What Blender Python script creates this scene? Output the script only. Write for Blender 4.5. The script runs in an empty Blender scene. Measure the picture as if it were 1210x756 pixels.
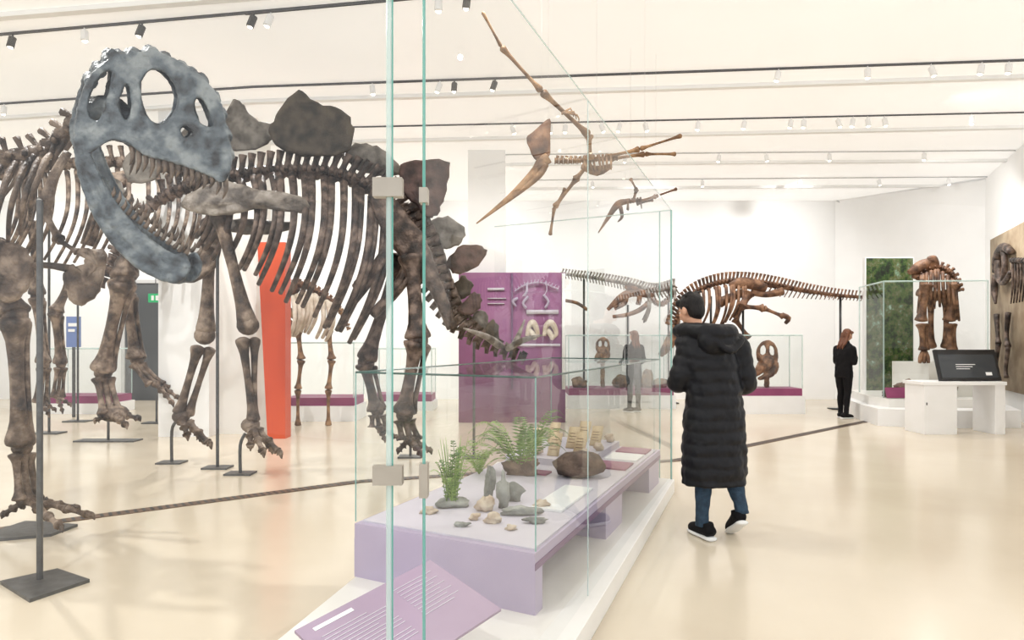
import bpy, math, random
from mathutils import Vector, Matrix, noise
random.seed(7)
F=800.0; H=1.41; V0=402.0; CZ=4.77
def P(u,v,d): return Vector(((u-605)/F*d, d, H-(v-V0)/F*d))
def G(u,v,z=0.0): return P(u,v,(H-z)*F/(v-V0))
def lin(c):
    return tuple(((x/255)/12.92 if x/255<=0.04045 else ((x/255+0.055)/1.055)**2.4) for x in c)+(1,)
def lerp(a,b,t): return a+(b-a)*t

# ------------------------------------------------------------ materials
def mat(name,c,rough=0.5,c2=None,scale=6,bump=0,metal=0,spec=0.5,emit=0,coat=0,detail=6,bscale=None,stretch=None,c3=None):
    m=bpy.data.materials.new(name); m.use_nodes=True; nt=m.node_tree; b=nt.nodes['Principled BSDF']
    b.inputs['Base Color'].default_value=lin(c); b.inputs['Roughness'].default_value=rough
    b.inputs['Metallic'].default_value=metal; b.inputs['Specular IOR Level'].default_value=spec
    b.inputs['Coat Weight'].default_value=coat
    if emit:
        b.inputs['Emission Color'].default_value=lin(c); b.inputs['Emission Strength'].default_value=emit
    tc=nt.nodes.new('ShaderNodeTexCoord'); mp=nt.nodes.new('ShaderNodeMapping')
    nt.links.new(tc.outputs['Object'],mp.inputs[0])
    if stretch: mp.inputs['Scale'].default_value=stretch
    if c2:
        n=nt.nodes.new('ShaderNodeTexNoise'); n.inputs['Scale'].default_value=scale; n.inputs['Detail'].default_value=detail
        r=nt.nodes.new('ShaderNodeValToRGB'); r.color_ramp.elements[0].position=.36; r.color_ramp.elements[1].position=.64
        r.color_ramp.elements[0].color=lin(c); r.color_ramp.elements[1].color=lin(c2)
        if c3: x=r.color_ramp.elements.new(.5); x.color=lin(c3)
        nt.links.new(mp.outputs[0],n.inputs['Vector']); nt.links.new(n.outputs['Fac'],r.inputs[0]); nt.links.new(r.outputs[0],b.inputs['Base Color'])
    if bump:
        n2=nt.nodes.new('ShaderNodeTexNoise'); n2.inputs['Scale'].default_value=bscale or scale*4; n2.inputs['Detail'].default_value=5
        bp=nt.nodes.new('ShaderNodeBump'); bp.inputs['Strength'].default_value=bump; bp.inputs['Distance'].default_value=.02
        nt.links.new(mp.outputs[0],n2.inputs['Vector']); nt.links.new(n2.outputs['Fac'],bp.inputs['Height']); nt.links.new(bp.outputs[0],b.inputs['Normal'])
    return m
def glassmat(name,tint,base=.03,amp=.5):
    m=bpy.data.materials.new(name); m.use_nodes=True; nt=m.node_tree; nt.nodes.clear()
    o=nt.nodes.new('ShaderNodeOutputMaterial'); mx=nt.nodes.new('ShaderNodeMixShader'); t=nt.nodes.new('ShaderNodeBsdfTransparent'); g=nt.nodes.new('ShaderNodeBsdfGlossy')
    t.inputs[0].default_value=tint; g.inputs['Roughness'].default_value=.01
    lw=nt.nodes.new('ShaderNodeLayerWeight'); lw.inputs[0].default_value=.5
    p=nt.nodes.new('ShaderNodeMath'); p.operation='POWER'; p.inputs[1].default_value=4
    a=nt.nodes.new('ShaderNodeMath'); a.operation='MULTIPLY_ADD'; a.inputs[1].default_value=amp; a.inputs[2].default_value=base
    nt.links.new(lw.outputs['Facing'],p.inputs[0]); nt.links.new(p.outputs[0],a.inputs[0]); nt.links.new(a.outputs[0],mx.inputs[0])
    nt.links.new(t.outputs[0],mx.inputs[1]); nt.links.new(g.outputs[0],mx.inputs[2]); nt.links.new(mx.outputs[0],o.inputs[0])
    return m
def edgemat(name,c,alpha):
    m=mat(name,c,.15); m.node_tree.nodes['Principled BSDF'].inputs['Alpha'].default_value=alpha; return m

M={}
M['wall']=mat('white_paint',(245,245,244),.75,(242,242,241),1.5)
M['ceil']=mat('white_ceiling_fill_glow',(247,246,244),.8,(243,242,239),.8,emit=.32)  # plain white ceiling; glow added as fill to brighten the room, not a fixture
M['floor']=mat('polished_terrazzo',(216,204,184),.2,(205,192,171),.5,bump=.02,bscale=1.5,spec=.45,coat=.08)
M['white']=mat('white_laminate',(240,240,240),.4,(236,236,235),3)
M['cream']=mat('cream_laminate',(236,234,229),.35,(231,229,223),3)
M['vent']=mat('bronze_grille',(112,88,70),.5,(84,66,52),30)
M['lav']=mat('lavender_laminate',(180,168,190),.45,(172,160,183),2)
M['lavd']=mat('mauve_edge',(120,92,124),.45,(110,84,116),3)
M['deck']=mat('deck_lilac',(206,200,210),.5,(198,191,203),3)
M['mauve']=mat('mauve_sign',(166,146,168),.5,(158,137,160),3)
M['mag']=mat('magenta_panel',(146,70,108),.5,(132,60,98),3)
M['purple']=mat('plum_panel',(152,100,140),.6,(136,84,124),1)
M['orange']=mat('orange_red_panel',(214,84,40),.45,(200,72,32),1)
M['slate']=mat('slate_bone',(134,140,142),.5,(44,46,50),8,bump=1,bscale=24,c3=(88,97,104),detail=9)
M['brown']=mat('brown_bone',(150,132,116),.5,(48,38,32),7,bump=.9,bscale=40,c3=(96,79,66),detail=8)
M['dark']=mat('dark_bone',(126,108,97),.48,(34,27,24),8,bump=.8,bscale=40,c3=(76,61,53),detail=8)
M['tan']=mat('tan_bone',(164,128,92),.6,(86,60,40),9,bump=.5,bscale=40,c3=(128,95,64))
M['rust']=mat('rust_bone',(150,112,84),.6,(66,44,34),7,bump=.5,bscale=30,c3=(112,78,56))
M['greyb']=mat('grey_bone',(164,156,148),.55,(78,70,64),7,bump=.9,bscale=30,c3=(128,119,110),detail=8)
M['pale']=mat('pale_bone',(216,206,192),.6,(186,170,150),9,bump=.4)
M['plated']=mat('plate_dark',(88,78,66),.6,(40,36,32),7,bump=1,bscale=16)
M['plateg']=mat('plate_grey',(142,136,128),.6,(76,70,64),7,bump=1,bscale=16)
M['plater']=mat('plate_maroon',(96,74,69),.55,(46,36,35),7,bump=1,bscale=16)
M['tooth']=mat('tooth',(120,102,86),.4,(68,57,48),20)
M['steel']=mat('dark_steel',(98,98,98),.45,(84,84,84),20,metal=.5)
M['clip']=mat('brushed_clip',(176,168,156),.4,(168,160,148),10,metal=.35)
M['black']=mat('black_metal',(30,30,32),.4,(24,24,26),10)
M['track']=mat('track_grey',(90,90,92),.5,(82,82,84),10)
M['glass']=glassmat('clear_glass',(.965,.978,.975,1),.03,.5)
M['glassf']=glassmat('case_glass',(.958,.972,.968,1),.04,.45)
M['edge']=edgemat('glass_edge',(140,190,182),.6)
M['edgel']=edgemat('glass_edge_light',(205,226,222),.5)
M['edget']=edgemat('glass_edge_teal',(110,182,170),.7)
M['edged']=edgemat('glass_edge_dark',(62,96,90),.85)
M['coat']=mat('puffer_nylon',(10,10,17),.5,(7,7,12),8,bump=.3,bscale=18,spec=.3)
M['jeans']=mat('denim',(40,64,84),.8,(30,50,68),30,bump=.3,bscale=120)
M['blk']=mat('black_cloth',(18,16,19),.85,(13,12,15),20,bump=.3,spec=.25)
M['skin']=mat('skin',(206,158,130),.5,(198,148,120),8)
M['hairb']=mat('black_hair',(16,13,13),.5,(26,21,20),30,bump=.6,bscale=60,stretch=(3,3,.5),spec=.3)
M['hairr']=mat('auburn_hair',(128,78,52),.5,(88,52,34),30,bump=.6,bscale=60,stretch=(3,3,.5))
M['eye']=mat('eye',(30,20,16),.2); M['lip']=mat('lip',(160,90,84),.5)
M['sole']=mat('white_rubber',(232,232,230),.5)
M['green']=mat('fern_green',(104,140,56),.5,(62,102,38),10)
M['green2']=mat('fern_light',(150,176,92),.5,(108,146,62),10)
M['rockb']=mat('brown_rock',(136,112,96),.7,(78,60,52),8,bump=1,bscale=20)
M['rockg']=mat('grey_rock',(168,168,162),.7,(104,106,102),8,bump=1,bscale=20)
M['shell']=mat('shell',(214,198,178),.5,(188,164,142),15,bump=.5)
M['card']=mat('tan_card',(214,192,158),.6,(202,178,144),8)
M['print']=mat('card_print',(130,104,82),.6)
M['screen']=mat('monitor_screen',(58,62,66),.2)
M['glow']=mat('lamp_glow',(255,246,226),.4,emit=6)
M['exit']=mat('exit_green',(20,150,90),.4,emit=.5)
M['blue']=mat('blue_sign',(110,130,180),.5)
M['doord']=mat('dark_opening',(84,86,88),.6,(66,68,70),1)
M['greyw']=mat('grey_wall',(200,200,200),.7,(192,192,191),1)
M['muralt']=mat('tan_mural',(176,158,132),.7,(146,126,102),3)

def muralmat():
    m=bpy.data.materials.new('forest_mural'); m.use_nodes=True; nt=m.node_tree; b=nt.nodes['Principled BSDF']; b.inputs['Roughness'].default_value=.5
    tc=nt.nodes.new('ShaderNodeTexCoord'); mp=nt.nodes.new('ShaderNodeMapping'); mp.inputs['Scale'].default_value=(2.6,2.6,2.2)
    n=nt.nodes.new('ShaderNodeTexNoise'); n.inputs['Scale'].default_value=2.2; n.inputs['Detail'].default_value=12; n.inputs['Roughness'].default_value=.75
    r=nt.nodes.new('ShaderNodeValToRGB'); e=r.color_ramp.elements
    e[0].position=.36; e[0].color=lin((14,20,14)); e[1].position=.68; e[1].color=lin((180,200,190))
    for p,c in((.44,(30,46,26)),(.5,(60,90,38)),(.55,(92,84,56)),(.61,(96,130,104))):
        x=e.new(p); x.color=lin(c)
    nt.links.new(tc.outputs['Object'],mp.inputs[0]); nt.links.new(mp.outputs[0],n.inputs[0]); nt.links.new(n.outputs['Fac'],r.inputs[0]); nt.links.new(r.outputs[0],b.inputs['Base Color'])
    return m
M['mural']=muralmat()
tex=bpy.data.textures.new('bone_relief','CLOUDS'); tex.noise_scale=.05; tex.noise_depth=4
texc=bpy.data.textures.new('coat_wrinkle','CLOUDS'); texc.noise_scale=.07; texc.noise_depth=2

# ------------------------------------------------------------ mesh builder
def cr(pts,k=4):
    pts=[tuple(p) for p in pts]
    if len(pts)<3 or k<2: return pts
    out=[]; n=len(pts)
    for i in range(n-1):
        p0=pts[max(i-1,0)];p1=pts[i];p2=pts[i+1];p3=pts[min(i+2,n-1)]
        for j in range(k):
            t=j/k
            out.append(tuple(.5*(2*b+(c-a)*t+(2*a-5*b+4*c-d)*t*t+(-a+3*b-3*c+d)*t**3) for a,b,c,d in zip(p0,p1,p2,p3)))
    out.append(pts[-1]); return out
def crc(pts,k=3):
    n=len(pts); out=[]
    for i in range(n):
        p0=pts[i-1];p1=pts[i];p2=pts[(i+1)%n];p3=pts[(i+2)%n]
        for j in range(k):
            t=j/k; out.append(tuple(.5*(2*b+(c-a)*t+(2*a-5*b+4*c-d)*t*t+(-a+3*b-3*c+d)*t**3) for a,b,c,d in zip(p0,p1,p2,p3)))
    return out
class MB:
    def __init__(s,D=1.0): s.v=[];s.f=[];s.m=[];s.names=[];s.D=D;s.xf=None
    def mi(s,k):
        if k not in s.names: s.names.append(k)
        return s.names.index(k)
    def add(s,vs,fs,k):
        o=len(s.v)
        if s.xf: vs=[s.xf(Vector(v)) for v in vs]
        s.v+= [tuple(v) for v in vs]; s.f+=[tuple(i+o for i in f) for f in fs]; s.m+=[s.mi(k)]*len(fs)
    def tube(s,pts,k='white',n=8,flat=None,rr=None,sm=1):
        if rr is not None: pts=[tuple(p)+((rr,) if not isinstance(rr,(list,tuple)) else (rr[i],)) for i,p in enumerate(pts)]
        if sm>1: pts=cr(pts,sm)
        c=[Vector(p[:3]) for p in pts]; N=len(c); vs=[];fs=[]; ref=None
        for i in range(N):
            t=(c[min(i+1,N-1)]-c[max(i-1,0)])
            if t.length<1e-9: t=Vector((0,0,1))
            t.normalize()
            if ref is None:
                ref=Vector((0,0,1)) if abs(t.z)<.9 else Vector((1,0,0))
            a=ref-t*ref.dot(t)
            if a.length<1e-6: a=t.orthogonal()
            a.normalize(); b=t.cross(a); ref=a
            for j in range(n):
                q=2*math.pi*j/n; o=(a*math.cos(q)+b*math.sin(q))*max(pts[i][3],1e-4)
                if flat: o=o-flat[1]*(o.dot(flat[1]))*(1-flat[0])
                vs.append(c[i]+o)
        for i in range(N-1):
            for j in range(n):
                j2=(j+1)%n; fs.append((i*n+j,i*n+j2,(i+1)*n+j2,(i+1)*n+j))
        fs.append(tuple(reversed(range(n)))); fs.append(tuple((N-1)*n+j for j in range(n)))
        s.add(vs,fs,k)
    def ball(s,c,r,k='white',n=12,rot=None):
        if not isinstance(r,(tuple,list)): r=(r,r,r)
        c=Vector(c); vs=[];fs=[]; m=max(n//2+1,5)
        for i in range(1,m):
            th=math.pi*i/m
            for j in range(n):
                q=2*math.pi*j/n; o=Vector((r[0]*math.sin(th)*math.cos(q),r[1]*math.sin(th)*math.sin(q),r[2]*math.cos(th)))
                if rot: o=rot@o
                vs.append(c+o)
        t=Vector((0,0,r[2])); 
        if rot: t=rot@t
        vs+= [c+t,c-t]; T=len(vs)-2
        for i in range(m-2):
            for j in range(n):
                j2=(j+1)%n; fs.append((i*n+j,(i+1)*n+j,(i+1)*n+j2,i*n+j2))
        for j in range(n):
            j2=(j+1)%n; fs.append((T,j,j2)); fs.append((T+1,(m-2)*n+j2,(m-2)*n+j))
        s.add(vs,fs,k)
    def rock(s,c,r,k,seed=0,amp=.25,n=20):
        st=len(s.v); s.ball((0,0,0),1,k,n)
        for i in range(st,len(s.v)):
            p=Vector(s.v[i]); q=noise.noise(p*1.4+Vector((seed*7.3,0,0)))*amp*2+noise.noise(p*3.5+Vector((seed*3.1,5,0)))*amp*.6
            p=p*(1+q); s.v[i]=(c[0]+p.x*r[0],c[1]+p.y*r[1],max(c[2]+p.z*r[2],c[2]-r[2]*.8))
    def box(s,lo,hi,k):
        x0,y0,z0=lo;x1,y1,z1=hi
        s.add([(x0,y0,z0),(x1,y0,z0),(x1,y1,z0),(x0,y1,z0),(x0,y0,z1),(x1,y0,z1),(x1,y1,z1),(x0,y1,z1)],
              [(3,2,1,0),(4,5,6,7),(0,1,5,4),(1,2,6,5),(2,3,7,6),(3,0,4,7)],k)
    def prism(s,poly,z0,z1,k):
        n=len(poly); vs=[(p[0],p[1],z0) for p in poly]+[(p[0],p[1],z1) for p in poly]
        fs=[tuple(reversed(range(n))),tuple(range(n,2*n))]+[(i,(i+1)%n,(i+1)%n+n,i+n) for i in range(n)]
        s.add(vs,fs,k)
    def wallseg(s,a,b,z0,z1,th,k):
        a=Vector((a[0],a[1]));b=Vector((b[0],b[1]));d=(b-a).normalized(); nn=Vector((-d.y,d.x))*th/2
        s.prism([a-nn,b-nn,b+nn,a+nn],z0,z1,k)
    def slab(s,c,th,k,off=0):
        c=[Vector(x) for x in c]; nn=(c[1]-c[0]).cross(c[3]-c[0]).normalized()
        s.add([x+nn*off for x in c]+[x+nn*(off+th) for x in c],[(3,2,1,0),(4,5,6,7),(0,1,5,4),(1,2,6,5),(2,3,7,6),(3,0,4,7)],k)
    def sub(s,c,a0,b0,a1,b1,th,k,off):
        c=[Vector(x) for x in c]
        def bl(a,b): return (c[0]*(1-a)+c[1]*a)*(1-b)+(c[3]*(1-a)+c[2]*a)*b
        s.slab([bl(a0,b0),bl(a1,b0),bl(a1,b1),bl(a0,b1)],th,k,off)
    def quad(s,c,k): s.add(c,[(0,1,2,3)],k)
    # ---- skeleton parts, measured on the photo, placed at real depth D
    def w(s,u,v,dd=0): return P(u,v,s.D+dd)
    def pt(s,pts,k,n=8,sm=4,flat=None):
        q=[]
        for p in pts:
            dd=p[3] if len(p)>3 else 0
            a=s.w(p[0],p[1],dd); q.append((a.x,a.y,a.z,p[2]*s.D/F))
        s.tube(q,k,n,flat,sm=sm)
    def bone(s,a,b,r,k,n=10,ends=1.6,sm=3):
        prof=[(0,.5),(.03,1*ends),(.09,ends*.95),(.2,.95),(.5,.75),(.8,.95),(.91,ends*.9),(.97,ends*.95),(1,.5)]
        s.pt([(lerp(a[0],b[0],t),lerp(a[1],b[1],t),r*q,lerp(a[2] if len(a)>2 else 0,b[2] if len(b)>2 else 0,t)) for t,q in prof],k,n,2)
    def spine(s,path,n,r,up,tr,k,down=None,tilt=.25,sp=.45):
        pts=cr([tuple(p)+((0,) if len(p)<3 else ()) for p in path],8)
        L=[0]
        for i in range(1,len(pts)): L.append(L[-1]+math.hypot(pts[i][0]-pts[i-1][0],pts[i][1]-pts[i-1][1]))
        def at(d):
            for i in range(1,len(L)):
                if L[i]>=d:
                    t=(d-L[i-1])/max(L[i]-L[i-1],1e-6); return tuple(lerp(a,b,t) for a,b in zip(pts[i-1],pts[i]))
            return pts[-1]
        for i in range(n):
            f=(i+.5)/n; d=f*L[-1]; st=L[-1]/n
            c=at(d);a=at(max(d-st*.42,0));b=at(min(d+st*.42,L[-1])); R=lerp(r[0],r[1],f); U=lerp(up[0],up[1],f); T=lerp(tr[0],tr[1],f)
            s.pt([(a[0],a[1],R*1.1,a[2]),(c[0],c[1],R*.75,c[2]),(b[0],b[1],R*1.1,b[2])],k,8,2)
            tu,tv=b[0]-a[0],b[1]-a[1]; l=math.hypot(tu,tv) or 1; tu/=l;tv/=l; nu,nv=tv,-tu
            if nv>0: nu,nv=-nu,-nv
            if abs(tv)>.98: nu,nv=1,0
            if U>0: s.pt([(c[0],c[1],R*sp*1.3,c[2]),(c[0]+nu*U*.5+tu*U*tilt*.5,c[1]+nv*U*.5+tv*U*tilt*.5,R*sp*.85,c[2]),(c[0]+nu*U+tu*U*tilt,c[1]+nv*U+tv*U*tilt,R*sp*1.25,c[2])],k,6,2)
            if T>0:
                for sg in(-1,1): s.pt([(c[0],c[1],R*.4,c[2]),(c[0]+nu*U*.2,c[1]+nv*U*.2,R*.3,c[2]+sg*T)],k,6,1)
            if down:
                Dn=lerp(down[0],down[1],f)
                if Dn>0: s.pt([(c[0],c[1],R*.4,c[2]),(c[0]-nu*Dn+tu*Dn*.4,c[1]-nv*Dn+tv*Dn*.4,R*.3,c[2])],k,6,1)
    def ribs(s,path,n,L,wd,slant,r,k,curl=0,both=True):
        pts=cr([tuple(p) for p in path],8)
        for i in range(n):
            f=i/(n-1); c=pts[int(f*(len(pts)-1))]
            l=L(f)*random.uniform(.95,1.05); ww=wd(f); sl=slant(f)+random.uniform(-2,2)
            for sg in((-1,1) if both else (-1,)):
                q=[]
                for j in range(7):
                    t=j/6; q.append((c[0]+sl*t+curl*math.sin(t*math.pi),c[1]+l*t-6*math.sin(min(t*3,1)*math.pi),r*(1.15-.5*t),sg*ww*math.sin(math.pi*(.08+.8*t))))
                s.pt(q,k,6,2)
    def plate(s,outl,th,k,dd=0,tilt=0,jit=1.6):
        pts=[(q[0]+random.uniform(-jit,jit),q[1]+random.uniform(-jit,jit)) for q in crc(outl,4)]
        cu=sum(p[0] for p in pts)/len(pts);cv=sum(p[1] for p in pts)/len(pts); n=len(pts)
        def W(p,o): return s.w(p[0],p[1],dd+o+(p[1]-cv)*tilt)
        vs=[W(p,0) for p in pts]
        rings=[(.93,.6),(.78,.8),(.6,.9),(.42,1.0),(.25,1.1)]
        fs=[]
        for sg in(-1,1):
            prev=list(range(n))
            for sc,o in rings:
                st=len(vs)
                for i,p in enumerate(pts):
                    q=(cu+(p[0]-cu)*sc,cv+(p[1]-cv)*sc)
                    vs.append(W(q,sg*o*th*(1+.7*noise.noise(Vector((q[0]*.09,q[1]*.09,sg))))))
                for i in range(n):
                    i2=(i+1)%n; q=(prev[i],prev[i2],st+i2,st+i); fs.append(q if sg<0 else q[::-1])
                prev=list(range(st,st+n))
            fs.append(tuple(prev) if sg<0 else tuple(prev[::-1]))
        s.add(vs,fs,k)
    def cutout(s,outer,holes,th,k,ddf,du=0,bev=2.4):
        # flat bone with openings: 2D filled curve, extruded + bevelled, laid along side surface ddf(u)
        cu=bpy.data.curves.new('tmp_outline','CURVE'); cu.dimensions='2D'; cu.fill_mode='BOTH'
        ppx=s.D/F; cu.extrude=th/ppx*.5; cu.bevel_depth=bev; cu.bevel_resolution=2; cu.offset=-bev
        for L in [outer]+holes:
            pp=crc(L,4); sp=cu.splines.new('POLY'); sp.points.add(len(pp)-1); sp.use_cyclic_u=True
            for q,p in zip(pp,sp.points): p.co=(q[0],-q[1],0,1)
        o=bpy.data.objects.new('tmp_outline',cu); bpy.context.collection.objects.link(o)
        dg=bpy.context.evaluated_depsgraph_get(); me=bpy.data.meshes.new_from_object(o.evaluated_get(dg))
        vs=[s.w(v.co.x+du,-v.co.y,ddf(v.co.x)+v.co.z*ppx) for v in me.vertices]; fs=[tuple(p.vertices) for p in me.polygons]
        s.add(vs,fs,k); bpy.data.objects.remove(o); bpy.data.curves.remove(cu); bpy.data.meshes.remove(me)
    def build(s,name,parent=None,smooth=True,remesh=0,bevel=0,soft=3,disp=0,dtex=None):
        me=bpy.data.meshes.new(name); me.from_pydata(s.v,[],s.f)
        for k in s.names: me.materials.append(M[k])
        for i,p in enumerate(me.polygons): p.material_index=s.m[i]; p.use_smooth=smooth
        me.update(); ob=bpy.data.objects.new(name,me); bpy.context.collection.objects.link(ob)
        if parent: ob.parent=parent
        if remesh:
            md=ob.modifiers.new('fuse','REMESH'); md.mode='VOXEL'; md.voxel_size=remesh; md.use_smooth_shade=True
            if soft: sm=ob.modifiers.new('soften','SMOOTH'); sm.iterations=soft; sm.factor=.5
        if disp:
            dm=ob.modifiers.new('relief','DISPLACE'); dm.texture=dtex or tex; dm.strength=disp; dm.mid_level=.5; dm.texture_coords='LOCAL'
        if bevel:
            bv=ob.modifiers.new('bevel','BEVEL'); bv.width=bevel; bv.segments=2; bv.limit_method='ANGLE'
        return ob
def empty(name,loc=(0,0,0),yaw=0):
    e=bpy.data.objects.new(name,None); bpy.context.collection.objects.link(e); e.location=loc; e.rotation_euler=(0,0,yaw); e.empty_display_size=.2; return e

# ------------------------------------------------------------ room
b=MB(); b.box((-16,-4,-.1),(14,20,0),'floor'); b.build('floor',smooth=False)
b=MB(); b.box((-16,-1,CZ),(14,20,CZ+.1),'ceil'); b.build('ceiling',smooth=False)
b=MB(); b.wallseg((-15,16.4),(7.9,16.4),0,CZ,.2,'wall'); b.build('wall_back',smooth=False)
b=MB(); b.wallseg((7.84,16.35),(9.95,14.05),0,CZ,.2,'wall'); b.build('wall_back_angled',smooth=False)
b=MB(); b.wallseg((9.95,14.1),(6.7,6.6),0,CZ,.2,'wall'); b.build('wall_right',smooth=False)
b=MB(); b.wallseg((-13.5,4),(-13.5,16.4),0,CZ,.2,'wall'); b.build('wall_left',smooth=False)
b=MB(16.2); b.add([P(990,237,16.24),P(1052,312,16.24),P(1168,300,14.1),P(1168,212,13.95)],[(0,1,2,3)],'wall')
b.slab([P(988,237,16.25),P(990,237,16.2),P(1054,312,16.2),P(1052,312,16.25)],.02,'greyw'); b.build('trim_1',smooth=False)
def column(name,u0,u1,d,th,k='wall'):
    b=MB(); x0=(u0-605)/F*d; x1=(u1-605)/F*d; b.box((x0,d,0),(x1,d+th,CZ),k); return b.build(name,smooth=False)
column('column',187,247,9.9,.75,'wall'); column('column',247,303,10.2,.6,'cream'); column('column',553,597,11.95,.6)
b=MB(); b.add([P(304,286,9.7),P(337,286,9.7),(P(337,0,9.7).x,9.7,0),(P(316,0,9.7).x,9.7,0),
               P(304,286,9.7)+Vector((0,.25,0)),P(337,286,9.7)+Vector((0,.25,0)),(P(337,0,9.7).x,9.95,0),(P(316,0,9.7).x,9.95,0)],
              [(3,2,1,0),(4,5,6,7),(0,1,5,4),(1,2,6,5),(2,3,7,6),(3,0,4,7)],'orange'); b.build('orange_partition',smooth=False)
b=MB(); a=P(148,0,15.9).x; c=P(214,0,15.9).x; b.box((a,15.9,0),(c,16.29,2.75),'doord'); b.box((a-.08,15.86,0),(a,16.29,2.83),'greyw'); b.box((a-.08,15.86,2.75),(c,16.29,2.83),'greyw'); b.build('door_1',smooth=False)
b=MB(); e=P(183,352,14.0); b.box((e.x-.14,14,e.z-.09),(e.x+.14,14.05,e.z+.09),'exit'); b.box((e.x-.07,13.99,e.z-.05),(e.x-.02,14,e.z+.05),'white'); b.box((e.x+.02,13.99,e.z-.05),(e.x+.08,14,e.z+.05),'white'); b.tube([(e.x,14.03,e.z),(e.x,14.03,CZ)],'steel',6,rr=.01); b.build('exit_sign',smooth=False)
b=MB(); e=P(86,392,12.4); b.box((e.x-.12,12.4,e.z-.28),(e.x+.12,12.45,e.z+.28),'blue'); b.box((e.x-.08,12.39,e.z+.1),(e.x+.08,12.4,e.z+.16),'white'); b.box((e.x-.08,12.39,e.z),(e.x+.04,12.4,e.z+.05),'white'); b.box((e.x-.02,12.41,0),(e.x+.02,12.45,e.z),'steel'); b.build('wayfinding_sign',smooth=False)
b=MB()
pl=[G(-60,634),G(115,610),G(425,569),G(800,544),G(1032,496),G(1045,494)]
for a,c in zip(pl[:-1],pl[1:]):
    b.wallseg(a,c,.0,.006,.13,'vent')
    L=(c-a).length; dd=(c-a).normalized(); nn=Vector((-dd.y,dd.x,0))
    for i in range(int(L/.06)):
        q=a+dd*(i+.5)*.06+Vector((0,0,.0075)); b.slab([q-nn*.055-dd*.012,q-nn*.055+dd*.012,q+nn*.055+dd*.012,q+nn*.055-dd*.012],-.003,'black')
b.build('floor_grille',smooth=False)
rows=[[(-40,46),(440,4)],[(290,18),(575,-8)],[(-30,126),(300,104),(1230,72)],[(400,152),(1225,134)],[(590,184),(1200,179)],[(620,214),(1168,210)]]
spots=[[(15,47),(168,35),(100,40),(300,20)],[(518,8),(552,5),(320,16)],[(5,126),(520,97),(537,96),(585,94),(920,85),(1025,82),(1100,79),(1160,77),(1192,75),(440,100)],
 [(605,149),(650,148),(668,148),(710,147),(733,146),(762,146),(825,145),(880,144),(935,143),(950,143),(990,142),(1008,142),(1025,142),(1045,141),(1148,140)],
 [(645,184),(690,184),(740,184),(850,183),(905,183),(980,182),(1092,181)],[(700,214),(830,214),(945,213),(1038,213),(1120,212)]]
for ri,(rw,sp) in enumerate(zip(rows,spots)):
    b=MB(); pts=[G(u,v,CZ-.03) for u,v in rw]
    for a,c in zip(pts[:-1],pts[1:]): 
        b.wallseg(a,c,CZ-(.028 if ri<3 else .022),CZ,.018 if ri<3 else .016,'track' if ri<4 else 'greyw')
    for u,v in sp:
        for a,c,pa,pc in zip(rw[:-1],rw[1:],pts[:-1],pts[1:]):
            if a[0]<=u<=c[0]:
                t=(u-a[0])/(c[0]-a[0]); va=lerp(a[1],c[1],t); q=G(u,va,CZ-.03)
                kk='steel' if (ri<3 and int(u)%3==0) else 'white'
                b.tube([(q.x,q.y,CZ-.02),(q.x,q.y,CZ-.08)],kk,8,rr=.01)
                dx=random.uniform(-.04,.04)
                b.tube([(q.x,q.y,CZ-.06),(q.x+dx,q.y-.02,CZ-.17)],kk,12,rr=.038); b.tube([(q.x+dx,q.y-.02,CZ-.17),(q.x+dx*1.02,q.y-.021,CZ-.172)],'glow',10,rr=.028)
    b.build('track_light',smooth=False)
for i,(rw,th) in enumerate([([(-40,20),(575,-30)],.3),([(-30,140),(300,118),(1230,88)],.3),([(300,168),(1225,148)],.3),([(590,193),(1200,188)],.3),([(610,222),(1168,218)],.3)]):
    b=MB(); pts=[G(u,v,CZ) for u,v in rw]
    for a,c in zip(pts[:-1],pts[1:]): b.wallseg(a,c,CZ-.05,CZ,th*.3,'wall')
    b.build('trim_%d'%(i+2),smooth=False)

# ------------------------------------------------------------ theropod skeleton (left foreground)
th=empty('theropod_skeleton',(0,0,0))
b=MB(4.3)
def W_(u): return lerp(.15,.05,(u-100)/165)
outer=[(92,174),(87,155),(91,132),(96,112),(104,94),(114,80),(127,70),(125,62),(132,57),(141,62),(150,64),(155,57),(163,60),(170,64),(176,55),(185,57),(191,66),(202,67),(210,72),(222,80),(238,90),(252,106),(262,128),(269,155),(274,180),(271,204),(262,215),(250,209),(236,203),(220,197),(200,191),(182,187),(168,181),(150,169),(132,166),(118,173),(106,182),(98,184)]
hA=[(167,114),(168,94),(180,82),(196,87),(208,104),(210,122),(202,138),(190,146),(178,142),(171,130)]
hB=[(106,138),(105,118),(113,98),(125,84),(134,87),(129,106),(124,126),(116,142)]
hC=[(230,120),(237,116),(246,130),(251,148),(244,150),(234,140)]
hD=[(141,128),(143,112),(149,100),(155,108),(155,128),(149,142)]
hE=[(213,153),(220,149),(227,157),(219,163)]
for sg in(-1,1):
    b.cutout(outer,[hA,hB,hC,hD,hE],.05,'slate',lambda u,sg=sg: sg*W_(u),du=-5 if sg>0 else 0)
F1=Vector((0,1,0))
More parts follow.
